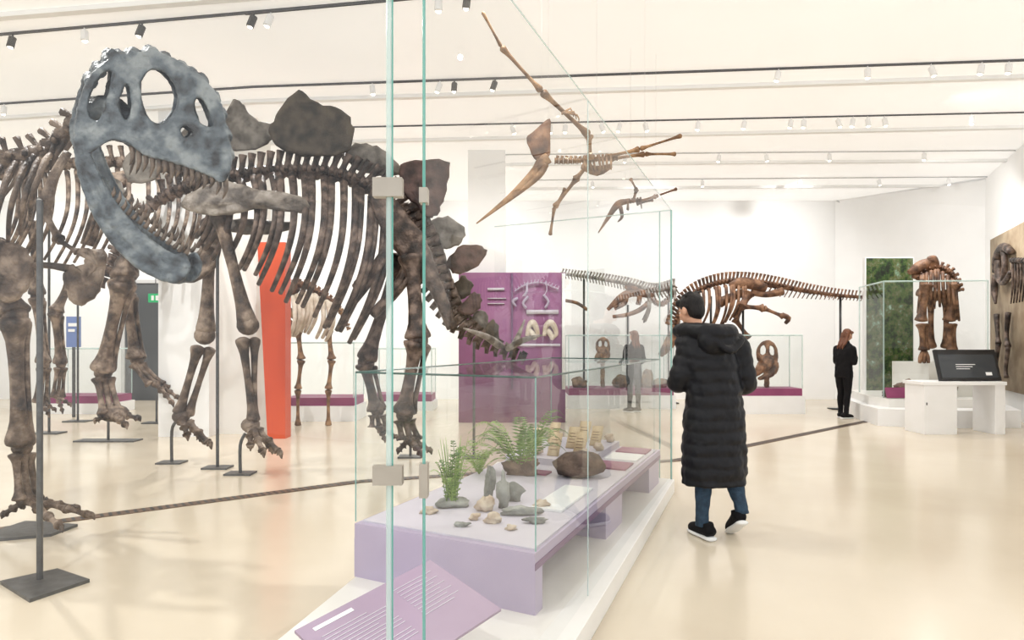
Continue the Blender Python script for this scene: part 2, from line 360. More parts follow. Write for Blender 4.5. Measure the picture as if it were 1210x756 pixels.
# raised rims / ridges on each side
for sg in(-1,1):
    o=.022*sg
    for ch in ([(128,74,5),(150,70,6),(178,66,6),(205,74,5),(232,92,5),(256,120,4),(266,155,4),(270,190,4)],[(100,160,6),(125,156,6),(155,160,7),(185,168,6),(220,178,6),(256,198,5)],[(216,92,4),(218,115,5),(217,138,6),(206,152,5),(190,156,5)],[(160,80,4),(158,100,5),(160,125,5),(163,148,6)],[(136,84,4),(134,106,4),(131,128,5),(124,148,5)]):
        b.pt([(u-(5 if sg>0 else 0),v,r,sg*W_(u)+o) for u,v,r in ch],'slate',8,4,flat=(.6,F1))
for u,v in((108,95),(118,82),(130,72),(142,68),(160,66),(178,63),(197,70),(215,80),(228,88),(240,96),(254,116),(262,135),(268,160),(271,182),(264,205)):
    b.pt([(u,v+3,7,-W_(u)),(u-2,v-3,7,0),(u-5,v+3,7,W_(u))],'slate',8,3)
b.pt([(100,140,13),(130,126,14),(165,150,11),(215,172,9),(250,190,9)],'slate',10,4)
b.build('cranium',th,remesh=.0075,soft=1,disp=.02)
b=MB(4.3)
jo=[(88,160),(94,154),(101,162),(108,182),(119,208),(134,234),(154,260),(178,282),(204,300),(216,298),(223,306),(224,320),(215,332),(200,334),(180,327),(157,313),(133,289),(111,257),(97,222),(89,190)]
jh=[(105,208),(113,216),(124,238),(121,244),(109,227)]
for sg in(-1,1):
    du=0 if sg<0 else 20
    b.cutout(jo,[jh],.045,'slate',lambda u,sg=sg: sg*lerp(.16,.035,(u-92)/130),du=du if sg<0 else 14)
    b.pt([(u+(0 if sg<0 else 14),v,r,sg*lerp(.175,.045,(u-92)/130)) for u,v,r in [(94,172,5),(102,205,6),(120,242,7),(146,276,7),(176,304,6),(204,320,6)]],'slate',8,4)
b.pt([(205,326,8,-.06),(212,327,9,0),(216,324,8,.06)],'slate',8,3)
b.build('lower_jaw',th,remesh=.0075,soft=1,disp=.02)
b=MB(4.3)
for sg in(-1,1):
    for i in range(15):
        t=i/14; u=lerp(156,266,t); v=lerp(172,210,t**1.1)+4; dd=sg*(W_(u)-.005)
        l=random.uniform(14,28)*(1.1-.3*t); b.pt([(u,v-4,3.6,dd),(u+1,v+l*.5,2.8,dd),(u-3,v+l,.5,dd*.95)],'tooth',6,2)
    for i in range(14):
        t=i/13; u=lerp(130,218,t)+(0 if sg<0 else 14); v=lerp(232,300,t**.85)+2; dd=sg*lerp(.12,.04,t); l=random.uniform(10,17)
        b.pt([(u,v,3.0,dd),(u+5,v-l*.5,2.2,dd),(u+5,v-l,.4,dd)],'tooth',6,2)
b.build('teeth',th)
b=MB(4.75)
b.spine([(100,132,-.2),(85,152,-.1),(62,172),(35,184),(0,188),(-60,194),(-140,205),(-260,220)],19,(11,10),(22,30),(.13,.12),'brown',sp=.35)
for i in range(7):
    t=i/6; u=lerp(92,15,t); v=lerp(150,200,t)
    for sg in(-1,1): b.pt([(u,v,3.5,sg*.07),(u-8,v+18,2.8,sg*.1),(u-24,v+42,1,sg*.08)],'brown',6,3)
b.ribs([(62,182),(0,196),(-80,202),(-200,212)],13,lambda f:lerp(80,125,math.sin(f*3.1)),lambda f:.3,lambda f:-26,3.3,'brown',-8)
for sg in(-1,1):
    b.pt([(80,180,5,sg*.26),(64,208,6,sg*.3),(54,240,8,sg*.3),(50,256,6,sg*.28)],'brown',10,4,flat=(.5,F1))
    b.bone((52,250,sg*.29),(70,284,sg*.34),4.5,'brown'); b.bone((70,284,sg*.34),(92,298,sg*.32),3,'brown')
    for k in range(2): b.pt([(92,298,3,sg*.32),(104+k*4,296+k*10,3,sg*.32),(110+k*3,306+k*10,2,sg*.31),(106,314+k*10,.5,sg*.31)],'brown',6,3)
b.plate([(-30,290),(-10,282),(14,286),(36,300),(40,325),(28,348),(4,358),(-20,345),(-30,320)],.05,'brown',-.12)
b.plate([(76,322),(82,312),(96,314),(104,298),(118,293),(128,302),(124,318),(122,335),(112,352),(96,361),(84,356),(76,340)],.045,'brown',-.1)
b.pt([(10,318,4,-.12),(50,313,3.5,-.12),(85,318,5,-.1)],'brown',8,3)
b.pt([(-60,230,10),(-40,265,9),(-15,300,10)],'brown',10,3)
b.spine([(-260,220,0),(-400,230,0),(-700,250,.2)],16,(12,5),(28,8),(.14,.02),'brown',down=(24,6))
b.build('axial_skeleton',th)
b=MB(5.0)
def toe(b,a,c,r,k,claw=1):
    n=4; last=None
    for i in range(n-1):
        p=tuple(lerp(x,y,i/(n-.6)) for x,y in zip(a,c)); q=tuple(lerp(x,y,(i+1)/(n-.6)) for x,y in zip(a,c))
        up=-r*.8*math.sin(math.pi*(i+.5)/n)
        b.bone((p[0],p[1]+up,p[2]),(q[0],q[1]+up*.8,q[2]),r*(1-.12*i),k,8,1.4); last=q
    b.pt([(last[0],last[1]-r*.5,r*.95,last[2]),(lerp(last[0],c[0],.6),lerp(last[1],c[1],.6)-r*.8,r*.7,last[2]),(c[0],c[1]+1,.6,c[2])],k,8,4)
def leg(b,hip,knee,ank,foot,toes,r,k,mt=3):
    b.bone(hip,knee,r*1.2,k,12,1.5)
    b.ball(b.w(*knee),r*1.35*b.D/F,k)
    b.bone((knee[0]-r*.2,knee[1],knee[2]-.03),(ank[0]-r*.2,ank[1],ank[2]-.02),r,k,12,1.6)
    b.bone((knee[0]+r*1.2,knee[1]+4,knee[2]+.04),(ank[0]+r*1.0,ank[1],ank[2]+.04),r*.42,k)
    b.ball(b.w(*ank),r*1.15*b.D/F,k)
    for i in range(mt):
        o=(i-(mt-1)/2)
        b.bone((ank[0]+o*r*.8,ank[1]+r*.7,ank[2]+o*.05),(foot[0]+o*r*1.15,foot[1],foot[2]+o*.07),r*.5,k)
    for t in toes: toe(b,(foot[0],foot[1],foot[2]),t,r*.5,k)
leg(b,(-14,285,-.2),(18,372,-.25),(26,528,-.1),(34,592,-.1),[(112,613,-.25),(74,628,-.5),(2,612,-.1),(95,604,.1)],9.5,'brown')
leg(b,(-60,235,.5),(-60,390,.5),(-150,520,.6),(-140,585,.6),[(-60,590,.5),(-80,600,.3),(-80,585,.7)],9.5,'brown')
b.build('hind_limbs',th)
b=MB(3.95)
p0=G(47,688); b.tube([(p0.x,p0.y,.01),(p0.x,p0.y,2.22),tuple(P(46,236,4.7)),],'steel',10,rr=.017)
q=[G(0,690),G(35,712),G(106,688),G(68,675)]; b.prism([(x.x,x.y) for x in q],0,.02,'steel')
q=[G(0,628),G(-5,640),G(60,634),G(92,622),G(30,618)]; b.prism([(x.x,x.y) for x in q],0,.02,'steel')
b.build('mount_stand',th,smooth=False)

# ------------------------------------------------------------ ornithopod skeleton behind
ob=empty('ornithopod_skeleton')
b=MB(9.3)
b.spine([(250,235),(225,205),(140,192),(60,196),(-40,215),(-160,240)],34,(7,6),(20,18),(.16,.1),'brown',down=(0,16))
b.ribs([(235,215),(150,200),(60,205),(20,210)],22,lambda f:115-30*abs(f-.4),lambda f:.45,lambda f:-26,2.6,'brown',12)
b.pt([(100,200,7,-.2),(130,215,11,-.25),(160,205,7,-.2)],'brown',10,4); b.pt([(130,215,7,-.2),(112,262,7,-.2),(104,290,8,-.2)],'brown',10,4)
leg(b,(140,230,-.2),(146,330,-.3),(122,440,-.1),(132,490,-.2),[(166,497,-.2),(150,506,-.5),(112,500,-.3)],8.5,'brown')
leg(b,(135,230,.4),(150,345,.4),(162,425,.5),(185,455,.5),[(212,473,.4),(205,480,.2),(210,462,.7)],7,'brown')
leg(b,(85,330,.3),(66,368,.2),(72,430,.4),(68,470,.4),[(84,480,.3),(74,488,.1)],5,'brown')
leg(b,(40,260,.5),(44,350,.6),(52,430,.6),(48,476,.7),[(66,486,.6),(58,492,.4)],5.5,'brown')
b.ball(P(146,322,9.1),(.2,.16,.15),'brown'); b.ball(P(134,488,9.2),(.2,.18,.12),'brown')
b.build('bones',ob)
b=MB()
for u,v,vt,d in((128,521,495,None),(232,510,220,None),(185,500,465,None),(58,512,210,None),(92,498,330,None)):
    p=G(u,v); b.box((p.x-.42 if u==128 else p.x-.2,p.y-.12,0),(p.x+.42 if u==128 else p.x+.2,p.y+.12,.02),'steel'); b.tube([(p.x,p.y,0),(p.x,p.y,P(u,vt,p.y).z)],'steel',8,rr=.018)
b.build('mount_stand',ob,smooth=False)

# ------------------------------------------------------------ stegosaurus
st=empty('stegosaurus_skeleton')
b=MB(7.6)
sp=[(190,235),(230,218),(280,208),(330,203),(385,205),(430,218),(468,248),(495,290),(512,330),(535,372),(570,402),(622,424)]
b.spine(sp[:7],28,(8,9),(20,30),(.2,.25),'dark',sp=.5,tilt=.2)
b.spine(sp[6:],22,(16,6),(30,7),(.22,.03),'dark',down=(26,8),sp=.5,tilt=.2)
b.spine([(190,235),(160,262),(135,300),(118,340)],9,(7,5),(12,8),(.1,.06),'dark')
b.ribs([(240,222),(300,210),(360,207),(420,222),(462,252)],21,lambda f:60+105*math.sin(min(f*1.5,1.3)*1.2)-40*max(0,f-.7),lambda f:.35+.35*math.sin(f*3.1),lambda f:-10-34*f,4.4,'dark',12)
b.ribs([(462,252),(490,292)],6,lambda f:105-30*f,lambda f:.45,lambda f:-44,4.0,'dark',14)
for sg in(-.32,.32): b.plate([(436,228),(455,226),(480,250),(505,285),(520,330),(512,345),(496,330),(470,300),(446,262)],.06,'dark',sg)
b.pt([(490,300,9,-.3),(470,340,7,-.3),(440,372,6,-.25)],'dark',10,4); b.pt([(500,310,9,-.3),(520,350,8,-.3),(534,388,6,-.25)],'dark',10,4)
leg(b,(486,300,-.4),(494,402,-.45),(478,490,-.4),(485,520,-.4),[(510,536,-.5),(498,540,-.6),(470,536,-.4)],8.5,'dark')
leg(b,(474,300,.5),(432,428,.4),(446,485,.5),(448,505,.5),[(470,520,.4),(455,522,.3)],7.5,'dark')
b.build('axial_and_hind_bones',st)
b=MB(7.6)
pls=[([(266,176),(262,150),(274,118),(290,126),(301,140),(324,148),(320,168),(295,178)],'plateg',.12),
 ([(318,152),(330,132),(352,106),(374,122),(404,130),(418,152),(410,180),(385,184),(350,183),(326,172)],'plated',-.12),
 ([(402,182),(420,170),(446,173),(466,190),(474,206),(450,208),(425,202)],'plateg',.12),
 ([(472,196),(500,190),(531,192),(527,226),(519,250),(506,257),(490,242),(476,226)],'plater',-.12),
 ([(507,264),(530,256),(550,270),(545,286),(527,295),(511,287)],'plateg',.1),
 ([(528,306),(548,290),(573,293),(570,310),(552,322),(535,323)],'plater',-.1),
 ([(530,347),(545,326),(560,335),(553,350),(540,356)],'plated',.1),([(541,364),(560,345),(570,355),(562,370),(550,372)],'plater',-.08),
 ([(556,388),(562,368),(576,372),(574,388)],'plateg',.06),([(573,397),(580,378),(590,386),(588,402)],'plated',-.06),
 ([(208,200),(204,176),(222,150),(244,160),(252,185),(236,198)],'plateg',.14),([(152,215),(146,190),(162,172),(186,184),(190,205),(172,216)],'plateg',-.1),([(118,240),(116,220),(128,208),(146,220),(144,236)],'plateg',.1)]
for o,k,dd in pls: b.plate(o,.035,k,dd)
b.build('dorsal_plates',st)
b=MB(7.6)
for p in([(590,408,5,-.05),(575,398,4,-.35),(548,388,1,-.75)],[(604,414,4,.05),(612,398,3.5,.3),(620,378,1,.6)],[(600,412,4,-.05),(618,402,3.5,-.3),(640,396,1,-.6)]): b.pt(p,'greyb',8,4)
b.build('tail_spikes',st)
b=MB(7.0)
b.plate([(214,243),(222,230),(244,218),(262,213),(286,218),(304,224),(330,226),(354,232),(366,242),(360,251),(340,250),(312,247),(290,250),(268,254),(244,254),(226,250)],.06,'greyb',0,jit=.8)
b.plate([(262,262),(285,258),(310,260),(335,262),(350,262),(340,272),(315,277),(290,277),(270,272)],.05,'greyb',.45,jit=.8)
b.plate([(236,262),(250,258),(262,280),(258,310),(244,326),(226,334),(216,328),(222,312),(238,292)],.05,'brown',.5,jit=.8)
b.D=7.15
b.bone((258,248,0),(293,384,0),8.5,'brown',12,1.35); b.ball(P(293,384,7.15),(.12,.1,.11),'brown')
b.bone((286,398,0),(300,500,0),5.5,'brown',10,1.5); b.bone((301,398,.06),(300,498,.05),4.5,'brown',10,1.5)
for t in((333,541,-.15),(322,536,0),(296,532,-.2),(312,540,-.3)): toe(b,(295,500,0),t,5,'brown')
b.ball(P(296,502,7.15),(.1,.09,.08),'brown')
b.D=7.7
b.bone((250,258,0),(243,395,0),8.5,'brown',12,1.35); b.ball(P(242,396,7.7),(.12,.1,.11),'brown')
b.bone((235,408,0),(211,490,0),5.5,'brown',10,1.5); b.bone((249,410,.06),(222,492,.05),4.5,'brown',10,1.5)
for t in((250,530,-.1),(240,524,.1),(222,520,-.2)): toe(b,(213,492,0),t,5,'brown')
b.ball(P(214,492,7.7),(.1,.09,.08),'brown')
b.build('fore_limbs',st)
b=MB(7.2)
for u,v,ut,vt,d in((284,560,290,512,7.15),(203,547,208,498,7.7),(257,553,258,300,7.5)):
    p=G(u,v); t=P(ut,vt,d); b.box((p.x-.14,p.y-.1,0),(p.x+.14,p.y+.1,.018),'steel'); b.tube([(p.x,p.y,0),(p.x,p.y,t.z-.12),(t.x,t.y,t.z)],'steel',8,rr=.018,sm=4)
for u,vt,vb in((485,300,540),(560,400,541)):
    p=G(u,vb); b.tube([(p.x,p.y,0),(p.x,p.y,P(u,vt,p.y).z)],'steel',8,rr=.016); b.box((p.x-.14,p.y-.1,0),(p.x+.14,p.y+.1,.018),'steel')
b.build('mount_stand',st,smooth=False)

# ------------------------------------------------------------ mid-distance skeleton
b=MB(11.2)
b.spine([(336,345),(352,336),(372,343),(394,358)],12,(5,4),(7,6),(.15,.1),'rust')
b.ribs([(345,352),(365,347),(390,360)],10,lambda f:52-10*f,lambda f:.3,lambda f:-6,3,'pale',6)
b.pt([(336,348,5),(344,342,9),(352,338,6)],'rust',10,4); b.pt([(338,352,5),(334,368,6),(340,382,6),(352,386,4)],'rust',8,4); b.pt([(340,366,4),(352,374,6),(366,380,5)],'tan',8,4); b.pt([(348,352,4),(358,362,5),(366,356,4)],'tan',8,4)
for u in(352,388): b.bone((u,390,-.1),(u+4,425,-.1),3.5,'tan'); b.bone((u+4,425,-.1),(u,460,-.1),3,'tan'); b.bone((u,460,-.1),(u,503,0),2.5,'tan')
b.spine([(394,358),(405,372),(412,390)],8,(4,2),(5,3),(.08,.02),'tan')
b.build('small_dinosaur_skeleton')

# ------------------------------------------------------------ pterosaurs
pt=empty('pteranodon_skeleton')
b=MB(6.4)
b.spine([(655,190),(680,190),(705,188),(730,187)],14,(4,3),(6,4),(.05,.03),'tan')
b.ribs([(690,188),(705,187),(722,186)],8,lambda f:14,lambda f:.09,lambda f:2,1.5,'tan')
b.pt([(688,196,4,-.05),(705,202,6,0),(722,196,3,.05)],'tan',8,3,flat=(.5,F1))
b.bone((697,188,-.1),(696,160,-.25),3.4,'tan'); b.bone((696,160,-.25),(640,108,-.6),2.9,'tan'); b.bone((640,108,-.6),(592,55,-.85),2.3,'tan'); b.bone((592,55,-.85),(570,14,-1.0),1.6,'tan',ends=1.2)
b.bone((697,192,.1),(680,212,.2),3.2,'tan'); b.bone((682,210,.2),(655,245,.35),2.6,'tan'); b.bone((655,245,.35),(650,278,.45),2.0,'tan',ends=1.3)
b.bone((655,246,.35),(668,222,.3),1.6,'tan')
b.bone((715,186,0),(756,176,-.1),2.5,'tan'); b.bone((756,176,-.1),(806,160,-.2),1.8,'tan')
b.bone((720,188,.1),(762,182,.1),2.4,'tan'); b.bone((762,182,.1),(799,182,.15),1.8,'tan'); 
for k in range(3): b.pt([(664,135-k,1.2,-.5),(674+4*k,128+4*k,1.1,-.45),(678+3*k,138+3*k,.5,-.45)],'tan',6,2)
b.pt([(648,186,7),(640,192,7),(630,205,5),(600,235,3.4),(563,264,.8)],'tan',10,4,flat=(.5,F1))
b.pt([(645,194,4),(636,208,4),(610,230,2.5),(580,252,.8)],'tan',8,4)
b.plate([(634,190),(626,176),(622,163),(634,152),(650,140),(650,165),(649,184)],.015,'rust',jit=.5)
b.build('bones',pt)
b=MB()
for u,v,d in((648,184,6.4),(705,186,6.4),(762,178,6.35),(640,108,5.8)):
    p=P(u,v,d); b.tube([(p.x,p.y,p.z),(p.x,p.y,CZ)],'greyw',5,rr=.0011)
b.build('suspension_wires',pt)
p2=empty('small_pterosaur_skeleton')
b=MB(7.8)
b.spine([(732,240),(745,238),(758,236)],8,(3,2),(4,3),(.04,.02),'rust')
b.bone((748,238,-.1),(752,224,-.2),2.0,'rust'); b.bone((752,224,-.2),(745,211,-.3),1.5,'rust')
b.bone((755,238,.1),(775,232,.15),2.0,'rust'); b.bone((775,232,.15),(800,223,.2),1.4,'rust'); b.bone((752,241,0),(772,236,0),1.5,'rust')
b.pt([(740,238,3),(732,240,4),(726,246,3.6),(718,258,2.3),(707,275,.6)],'rust',8,4); b.pt([(733,244,2.5),(735,256,2),(730,262,.7)],'rust',6,3)
b.ribs([(742,240),(757,238)],6,lambda f:8,lambda f:.06,lambda f:0,1,'rust')
b.build('bones',p2)
b=MB()
for u,v,d in((745,236,7.8),(775,232,7.95)): p=P(u,v,d); b.tube([(p.x,p.y,p.z),(p.x,p.y,CZ)],'greyw',5,rr=.0012)
b.build('suspension_wires',p2)

# ------------------------------------------------------------ hadrosaurs at the back
hd=empty('hadrosaur_skeleton')
b=MB(13.8)
b.spine([(1034,352),(990,349),(950,343),(915,336),(885,332),(855,333),(830,341),(815,352),(804,368),(798,388)],62,(1.8,4),(7,13),(.05,.12),'rust',down=(5,0),sp=.5,tilt=-.2)
b.spine([(1000,350),(950,344),(900,336)],20,(1.6,2.4),(0,0),(0,0),'rust',down=(5,13))
b.ribs([(812,352),(830,344),(860,337),(880,336)],15,lambda f:22+26*math.sin(f*2.6),lambda f:.4,lambda f:-4-6*f,1.9,'rust',5)
b.pt([(862,338,4,-.2),(880,334,7,-.25),(905,340,5,-.2)],'rust',10,4,flat=(.5,F1))
b.pt([(888,345,4,-.2),(905,348,3.5,-.2),(925,344,5,-.2)],'rust',8,4); b.pt([(880,345,5,-.2),(862,352,5,-.2),(850,358,6,-.2)],'rust',8,4)
b.bone((886,346,-.35),(876,362,-.4),5,'rust',ends=1.3); b.bone((876,362,-.4),(902,364,-.4),3.2,'rust'); b.bone((902,364,-.4),(926,374,-.4),2.4,'rust'); b.pt([(924,372,3,-.4),(932,376,3,-.4),(928,382,2,-.4)],'rust',8,3)
b.bone((886,346,.3),(868,376,.3),4.5,'rust',ends=1.3); b.bone((868,376,.3),(885,400,.3),3.2,'rust')
b.pt([(798,388,4),(795,398,7),(788,410,6),(780,420,3)],'rust',10,4)
b.build('bones',hd)
b=MB()
for u,vt in((878,350),(993,350),(840,350)): p=P(u,vt,13.85); b.tube([(p.x,p.y,0),p],'black',8,rr=.025); b.box((p.x-.2,p.y-.1,0),(p.x+.2,p.y+.15,.02),'black')
b.build('mount_stand',hd)
hd=empty('hadrosaur_skeleton')
b=MB(15.2)
b.spine([(662,323),(700,328),(740,335),(772,343),(798,338)],38,(2,3),(6,9),(.05,.08),'greyb',down=(5,10),sp=.5)
b.ribs([(765,345),(796,342)],7,lambda f:34,lambda f:.35,lambda f:-4,1.8,'greyb',4)
b.spine([(798,338),(792,352),(780,360),(768,352)],10,(3,3),(4,4),(.06,.05),'rust')
b.pt([(772,350,3),(758,346,5),(745,346,5),(734,352,5),(724,360,3),(718,366,2)],'rust',10,4,flat=(.6,F1))
b.pt([(768,356,3),(756,366,3),(740,372,2.5),(724,374,2)],'rust',8,4); b.pt([(756,350,3),(754,360,3)],'rust',8,2); b.pt([(740,350,3),(738,358,3),(726,364,3)],'rust',8,3); b.plate([(745,345),(738,338),(748,335),(764,343)],.04,'rust',jit=.4)
b.pt([(668,355,2),(682,358,2),(694,366,2)],'rust',8,3)
b.build('bones',hd)
b=MB()
for u,vt in((742,360),(790,342),(690,330)): p=P(u,vt,15.2); b.tube([(p.x,p.y,0),p],'black',8,rr=.025); b.box((p.x-.2,p.y-.15,0),(p.x+.2,p.y+.15,.02),'black')
b.build('mount_stand',hd)

# ------------------------------------------------------------ purple exhibit wall
b=MB(11.6)
x0=P(542,0,11.6).x;x1=P(668,0,11.6).x; zt=P(0,322,11.6).z
b.box((x0,11.6,0),(x1,11.8,zt),'purple')
for (u0,v0,u1,v1,k) in((622,366,660,371,'deck'),(608,406,662,409,'deck'),(576,340,596,343,'deck'),(576,352,598,353,'deck'),(576,358,596,359,'deck'),(664,323,668,460,'white'),(604,323,606,460,'lavd')):
    a=P(u0,v1,11.58);c=P(u1,v0,11.58); b.box((a.x,11.57,a.z),(c.x,11.6,c.z),k)
b.D=11.55
b.spine([(608,344),(622,336),(640,334),(660,342)],14,(1.0,1.4),(3,4),(0,0),'lav'); b.ribs([(622,338),(645,337)],7,lambda f:12,lambda f:.02,lambda f:-3,.8,'lav',2,False)
for q in([(624,350,1.6),(618,358,1.6),(622,364,1.6)],[(642,348,1.6),(648,356,1.6),(644,364,1.6)],[(612,352,1.6),(606,356,2),(610,362,1)]): b.pt(q,'lav',6,3)
for u,r in((629,6),(650,7)):
    b.pt([(u-r,397,2.4),(u-r+2,386,3),(u,381,4),(u+r-2,386,3.4),(u+r,395,2.6),(u,400,2)],'pale',8,4); b.pt([(u-4,390,3),(u,394,3.4),(u+4,401,2)],'pale',8,3)
b.build('exhibit_panel_wall',smooth=True)

# ------------------------------------------------------------ distant glass cases
def vitrine(name,u0,u1,vt,vb,D,dep,things=None):
    b=MB(); x0=P(u0,0,D).x;x1=P(u1,0,D).x; zt=P(0,vt,D).z; zb=P(0,vb,D).z
    b.box((x0-.04,D-.04,0),(x1+.04,D+dep+.04,zb-.14),'white'); b.box((x0,D,zb-.14),(x1,D+dep,zb),'mag')
    for q in([(x0,D),(x1,D)],[(x1,D),(x1,D+dep)],[(x1,D+dep),(x0,D+dep)],[(x0,D+dep),(x0,D)]):
        a,c=q; b.quad([(a[0],a[1],zb),(c[0],c[1],zb),(c[0],c[1],zt),(a[0],a[1],zt)],'glassf')
        b.tube([(a[0],a[1],zb),(a[0],a[1],zt)],'edgel',4,rr=.012); b.tube([(a[0],a[1],zt),(c[0],c[1],zt)],'edgel',4,rr=.012)
    b.build(name,smooth=False); return x0,x1,zb
vitrine('display_case',672,796,396,459,14.0,.9)
vitrine('display_case',862,948,396,459,13.0,.6)
vitrine('display_case',336,418,405,470,11.8,.8)
vitrine('display_case',48,128,412,468,13.0,.8)
vitrine('display_case',440,510,412,466,13.6,.7)
def ceraskull(name,u,v,s,D,zfloor,k='rust'):
    # frilled skull: frill plate with two openings, brow, nose horn, beak and jaw
    b=MB(D)
    S=lambda L:[(u+x*s,v+y*s) for x,y in L]
    b.cutout(S([(-9,4),(-10,-6),(-6,-13),(1,-16),(8,-12),(11,-3),(10,7),(4,10),(-3,8)]),[S([(-6,-2),(-6,-9),(-2,-11),(-1,-3)]),S([(3,-3),(3,-11),(7,-8),(7,-1)])],.12,k,lambda x:.1,bev=.8)
    b.pt([(u+2*s,v+3*s,6*s,0),(u-2*s,v+8*s,6.5*s,-.12),(u-7*s,v+13*s,4.5*s,-.25),(u-11*s,v+19*s,1.6*s,-.33)],k,10,4)
    b.pt([(u-5*s,v+6*s,2.5*s,-.25),(u-8*s,v+1*s,1.8*s,-.3),(u-9*s,v-3*s,.6*s,-.32)],k,8,3)
    b.pt([(u+8*s,v+6*s,3.6*s,0),(u+7*s,v+14*s,3.8*s,-.05),(u,v+19*s,3.2*s,-.15),(u-8*s,v+22*s,1.6*s,-.25)],k,10,4)
    p=P(u,v+14*s,D); b.tube([(p.x,p.y,zfloor),p],k,8,rr=.05)
    b.build(name,remesh=.016,soft=1,disp=.03)
z1=P(0,459,13).z+.005
ceraskull('ceratopsian_skull',906,421,1.2,13.3,z1); ceraskull('ceratopsian_skull',712,411,.8,14.4,P(0,459,14).z+.005,'tan'); 
b=MB(14.4)
zb=P(0,459,14).z
for u,r,h in((685,.16,.12),(735,.2,.14),(765,.14,.2),(780,.18,.1)):
    p=P(u,440,14.35); b.rock((p.x,p.y,zb+h*.8),(r,r*.7,h),'tan',u)
b.build('fossil_specimens')

# ------------------------------------------------------------ right exhibit
b=MB()
poly=[Vector((6.15,11.9)),Vector((6.05,11.2)),Vector((6.75,10.85)),Vector((8.2,10.9)),Vector((8.75,12.0)),Vector((8.95,12.6)),Vector((7.9,13.9)),Vector((6.6,13.7))]
b.prism([(p.x,p.y) for p in poly],0,.28,'white')
b.prism([(6.3,11.95),(6.35,11.4),(8.1,11.3),(8.75,12.6),(7.8,13.7),(6.75,13.5)],.28,.42,'cream')
b.build('exhibit_plinth',smooth=False)
b=MB()
gl=[Vector((6.62,12.9,.42)),Vector((6.38,11.62,.42)),Vector((8.05,11.45,.42))]
for a,c in zip(gl[:-1],gl[1:]):
    zt=2.42; b.quad([a,c,(c.x,c.y,zt),(a.x,a.y,zt)],'glassf')
    for e in(a,c): b.tube([e,(e.x,e.y,zt)],'edgel',4,rr=.014)
    b.tube([(a.x,a.y,zt),(c.x,c.y,zt)],'edgel',4,rr=.014)
b.build('glass_barrier',smooth=False)
b=MB(); c=[P(1024,440,13.4),P(1079,440,13.4),P(1079,305,13.4),P(1024,305,13.4)]
b.box((c[0].x,13.4,.42),(c[1].x,13.46,c[2].z),'mural'); b.box((c[0].x-.03,13.41,.42),(c[1].x+.02,13.5,c[2].z+.02),'white'); b.build('forest_mural',smooth=False)
sk=empty('ceratopsian_skeleton')
b=MB(12.3)
b.spine([(1084,330),(1094,320),(1108,316),(1124,324),(1132,345)],12,(4,4),(7,7),(.12,.12),'rust')
b.ribs([(1090,326),(1108,320),(1128,334)],10,lambda f:44,lambda f:.3,lambda f:lerp(-6,6,f),2.2,'rust',0)
b.pt([(1100,308,4),(1092,313,7),(1083,318,7),(1074,322,3)],'rust',10,4); b.pt([(1096,320,4),(1086,326,4),(1078,327,2)],'rust',8,3); b.plate([(1095,318),(1096,304),(1106,302),(1110,316)],.06,'rust',jit=.5)
b.pt([(1085,345,5,-.1),(1105,350,6,-.1),(1128,345,5,-.1)],'rust',10,3)
for (x,dd) in((1092,-.3),(1125,-.2)):
    b.bone((x+3,335,dd),(x-4,380,dd),5,'rust',ends=1.4); b.bone((x-4,382,dd),(x-1,414,dd),3.6,'rust',ends=1.5); b.bone((x+2,382,dd+.05),(x+3,414,dd+.05),2.6,'rust',ends=1.4)
    for k in(-5,0,5): b.pt([(x,414,3,dd),(x+k*.8,422,2.6,dd-.05),(x+k,428,2,dd-.12)],'rust',6,3)
for (x,dd) in((1100,.5),(1118,.5)): b.bone((x,350,dd),(x,412,dd),4,'rust'); 
b.build('bones',sk)
b=MB(); p=P(1107,428,12.3); b.box((p.x-.42,11.85,.42),(p.x+.42,13,p.z-.0),'cream'); b.build('pedestal',sk,smooth=False)
b=MB(); 
for u,v,r,h,s in((1070,447,.2,.16,3),(1112,444,.3,.14,4),(1052,452,.14,.09,8),(1090,450,.18,.1,9)):
    p=P(u,v,11.72); b.rock((p.x,p.y,.42+h*.8),(r,r*.35,h),'rockb' if s!=9 else 'rust',s)
b.build('fossil_rocks')
b=MB(); p=P(1068,466,11.5); b.slab([(p.x-.3,11.48,.43),(p.x+.3,11.48,.43),(p.x+.3,11.55,.6),(p.x-.3,11.55,.6)],.02,'mag'); b.build('label_panel',smooth=False)
ki=empty('kiosk_desk'); D=10.15
b=MB(); X=lambda u:P(u,0,D).x; zt=P(0,455,D).z
b.box((X(1092),D,0),(X(1131),D+.5,zt),'white'); b.box((X(1176),D,0),(X(1188),D+.5,zt),'white'); b.box((X(1090),D-.02,zt),(X(1189),D+.52,zt+.05),'white')
b.tube([(X(1095),D-.005,zt-.3),(X(1095),D-.005,zt-.26)],'steel',6,rr=.01)
b.build('desk_body',ki,smooth=False,bevel=.004)
b=MB(); a=P(1107,449,D+.2);c=P(1174,413,D+.3)
co=[(a.x,D+.12,a.z),(c.x,D+.12,a.z),(c.x,D+.28,c.z),(a.x,D+.28,c.z)]
b.slab(co,.04,'black',-.04); b.sub(co,.04,.08,.96,.84,.004,'screen',.001)
for i in range(3): b.sub(co,.3,.5-.07*i,.62-.05*i,.52-.07*i,.002,'white',.006)
b.sub(co,.76,.16,.86,.26,.002,'white',.006)
b.box(((a.x+c.x)/2-.06,D+.2,zt+.05),((a.x+c.x)/2+.06,D+.3,a.z+.1),'black'); b.box(((a.x+c.x)/2-.15,D+.12,zt+.05),((a.x+c.x)/2+.15,D+.36,zt+.07),'black')
b.build('monitor',ki,smooth=False)
